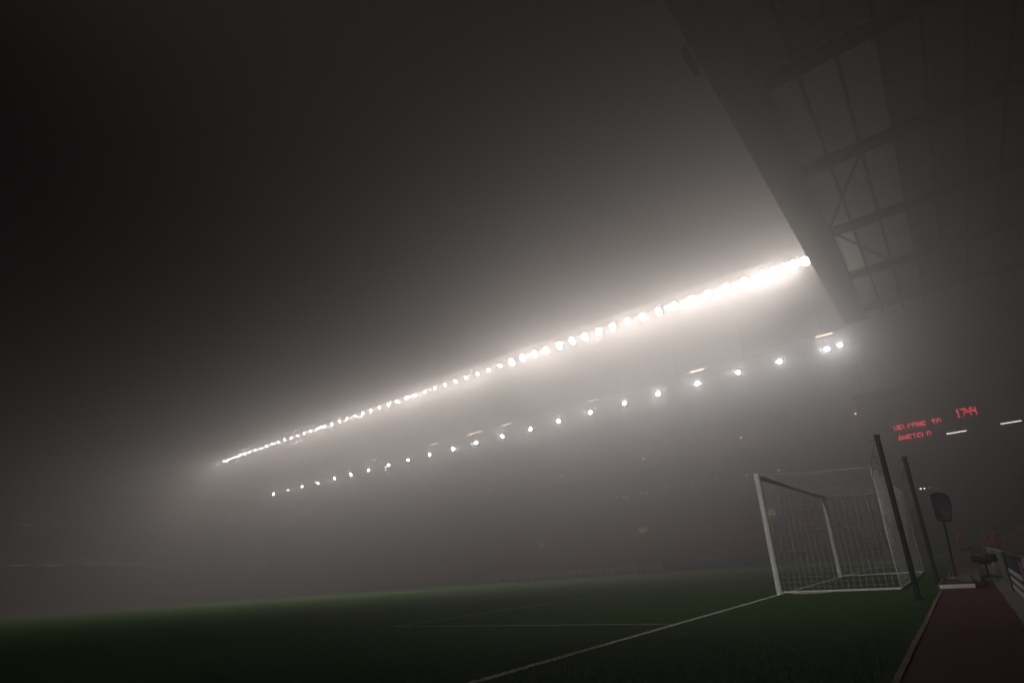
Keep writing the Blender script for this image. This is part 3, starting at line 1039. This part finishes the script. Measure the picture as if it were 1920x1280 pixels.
# ================================================================== seated stewards
def person(label, loc, rz, jacket, facing_hair=True):
    P0 = {'pelvis': (0, 0, .47), 'waist': (.0, -.01, .62), 'chest': (.02, .0, .82), 'neck0': (.03, 0, .98), 'neck': (.04, 0, 1.05), 'head': (.06, 0, 1.15), 'crown': (.05, 0, 1.25),
          'shL': (.02, .18, .93), 'elL': (.06, .25, .68), 'wrL': (.27, .16, .58), 'haL': (.34, .13, .57),
          'shR': (.02, -.18, .93), 'elR': (.06, -.25, .68), 'wrR': (.27, -.16, .58), 'haR': (.34, -.13, .57),
          'hiL': (.06, .1, .47), 'knL': (.45, .13, .5), 'anL': (.43, .13, .1), 'toL': (.6, .14, .05),
          'hiR': (.06, -.1, .47), 'knR': (.45, -.13, .5), 'anR': (.43, -.13, .1), 'toR': (.6, -.14, .05)}
    rad = {'pelvis': (.16, .12), 'waist': (.15, .11), 'chest': (.17, .12), 'neck0': (.08, .07), 'neck': (.055, .055), 'head': (.085, .1), 'crown': (.06, .07),
           'sh': (.075, .075), 'el': (.05, .05), 'wr': (.032, .032), 'ha': (.036, .022), 'hi': (.095, .095), 'kn': (.065, .065), 'an': (.042, .042), 'to': (.04, .03)}
    E_ = [('pelvis', 'waist'), ('waist', 'chest'), ('chest', 'neck0'), ('neck0', 'neck'), ('neck', 'head'), ('head', 'crown')]
    for s in 'LR':
        E_ += [('neck0', 'sh' + s), ('sh' + s, 'el' + s), ('el' + s, 'wr' + s), ('wr' + s, 'ha' + s), ('pelvis', 'hi' + s), ('hi' + s, 'kn' + s), ('kn' + s, 'an' + s), ('an' + s, 'to' + s)]
    names = list(P0)
    me = bpy.data.meshes.new('body')
    me.from_pydata([P0[k] for k in names], [(names.index(a), names.index(b)) for a, b in E_], [])
    tmp = bpy.data.objects.new('body', me)
    COL.objects.link(tmp)
    sk = tmp.modifiers.new('skin', 'SKIN')
    for i, k in enumerate(names):
        d = me.skin_vertices[0].data[i]
        d.radius = rad.get(k, rad.get(k[:2]))
        d.use_root = (k == 'pelvis')
    ss = tmp.modifiers.new('sub', 'SUBSURF')
    ss.levels = ss.render_levels = 2
    dg = bpy.context.evaluated_depsgraph_get()
    bm_ = bpy.data.meshes.new_from_object(tmp.evaluated_get(dg))
    bpy.data.objects.remove(tmp)
    bm_.materials.clear()
    for m in (M_skin, jacket, M_trouser):
        bm_.materials.append(m)
    for p in bm_.polygons:
        c = p.center
        if c.z > 1.03:
            p.material_index = 0
        elif c.x > .29 and c.z > .53 and abs(c.y) < .19 and c.z < .64 and c.x < .4 and abs(c.y) > .05 and c.z > .545:
            p.material_index = 0
        elif c.z > .5 and c.x < .3:
            p.material_index = 1
        else:
            p.material_index = 2
    bm_.shade_smooth()
    o = thing('person', label, 'person', loc, 'people sitting along the wall', rz)
    link(bpy.data.objects.new('body', bm_), o)
    hm = MB()
    for i in range(6):
        t = i / 5 * 1.35
        for k in range(14):
            a = 2 * PI * k / 14
            r_ = .098 * math.cos(t - .25)
            hm.v.append((.045 + r_ * math.cos(a) * 1.05 - .012, r_ * math.sin(a) * .9, 1.17 + .1 * math.sin(t) + (0.03 if math.cos(a) > .4 and i == 0 else 0)))
    for i in range(5):
        for k in range(14):
            k2 = (k + 1) % 14
            hm.f.append((i * 14 + k, i * 14 + k2, (i + 1) * 14 + k2, (i + 1) * 14 + k))
    hm.f.append(tuple(5 * 14 + k for k in range(14)))
    hm.build('hair', M_hair, o, smooth=True)
    fm = MB()
    for s in (1, -1):
        for k in range(4):
            y = s * (.105 + .017 * k)
            fm.tube([(.355, y, .572), (.385, y, .567 - .004 * k), (.402, y, .55)], [.009, .008, .006], 6)
        fm.tube([(.325, s * .1, .575), (.35, s * .082, .572), (.37, s * .08, .56)], [.011, .009, .007], 6)
    fm.tube([(.142, 0, 1.15), (.165, 0, 1.13), (.148, 0, 1.122)], [.008, .016, .01], 6)
    for s in (1, -1):
        fm.tube([(.04, s * .083, 1.15), (.05, s * .1, 1.16), (.055, s * .098, 1.12)], [.01, .018, .008], 6)
    fm.build('face_and_fingers', M_skin, o, smooth=True)
    em_ = MB()
    for s in (1, -1):
        em_.tube([(.128, s * .036, 1.165), (.139, s * .034, 1.165)], [.011, .007], 6)
    em_.tube([(.126, -.026, 1.093), (.134, 0, 1.091), (.126, .026, 1.093)], .005, 5)
    em_.build('eyes_and_mouth', M_hair, o)
    return o


def low_seat(label, loc, rz):
    o = thing('low_stool', label, 'stool', loc, 'low stools of the seated people', rz)
    MB().box((-.17, -.17, .33), (.17, .17, .36)).build('seat', M_dark, o, bevel=.01)
    for a in (-.14, .14):
        for b in (-.14, .14):
            MB().tube([(a, b, 0), (a, b, .329)], .014, 6).build('leg', M_steel, o)
    return o


person('person in an orange jacket sitting on the red track', (3.02, 20.0, .006), -.5, M_hivis)
low_seat('low stool under the person sitting on the track', (3.02, 20.0, .006), -.5)
person('person in an orange jacket sitting on the concrete beside the boards', (3.95, 20.0, .022), -2.2, M_hivis)
low_seat('low stool under the person in orange beside the boards', (3.95, 20.0, .022), -2.2)
person('person in a red jacket sitting by the front wall of the stand', (4.25, 18.6, .022), 2.9, M_redcoat)
low_seat('low stool under the person in the red jacket', (4.25, 18.6, .022), 2.9)

# ================================================================== fog
hz = bpy.data.materials.new('fog')
hz.use_nodes = True
nt = hz.node_tree
nt.nodes.clear()
pv = nt.nodes.new('ShaderNodeVolumePrincipled')
mo = nt.nodes.new('ShaderNodeOutputMaterial')
pv.inputs['Color'].default_value = (*FOG_COLOR, 1)
pv.inputs['Density'].default_value = FOG_DENSITY
pv.inputs['Anisotropy'].default_value = FOG_G
nt.links.new(pv.outputs[0], mo.inputs['Volume'])
kind(MB().box((-200, -100, -4.3), (110, 120, HAZE_TOP)).build('haze', hz), 'stuff')
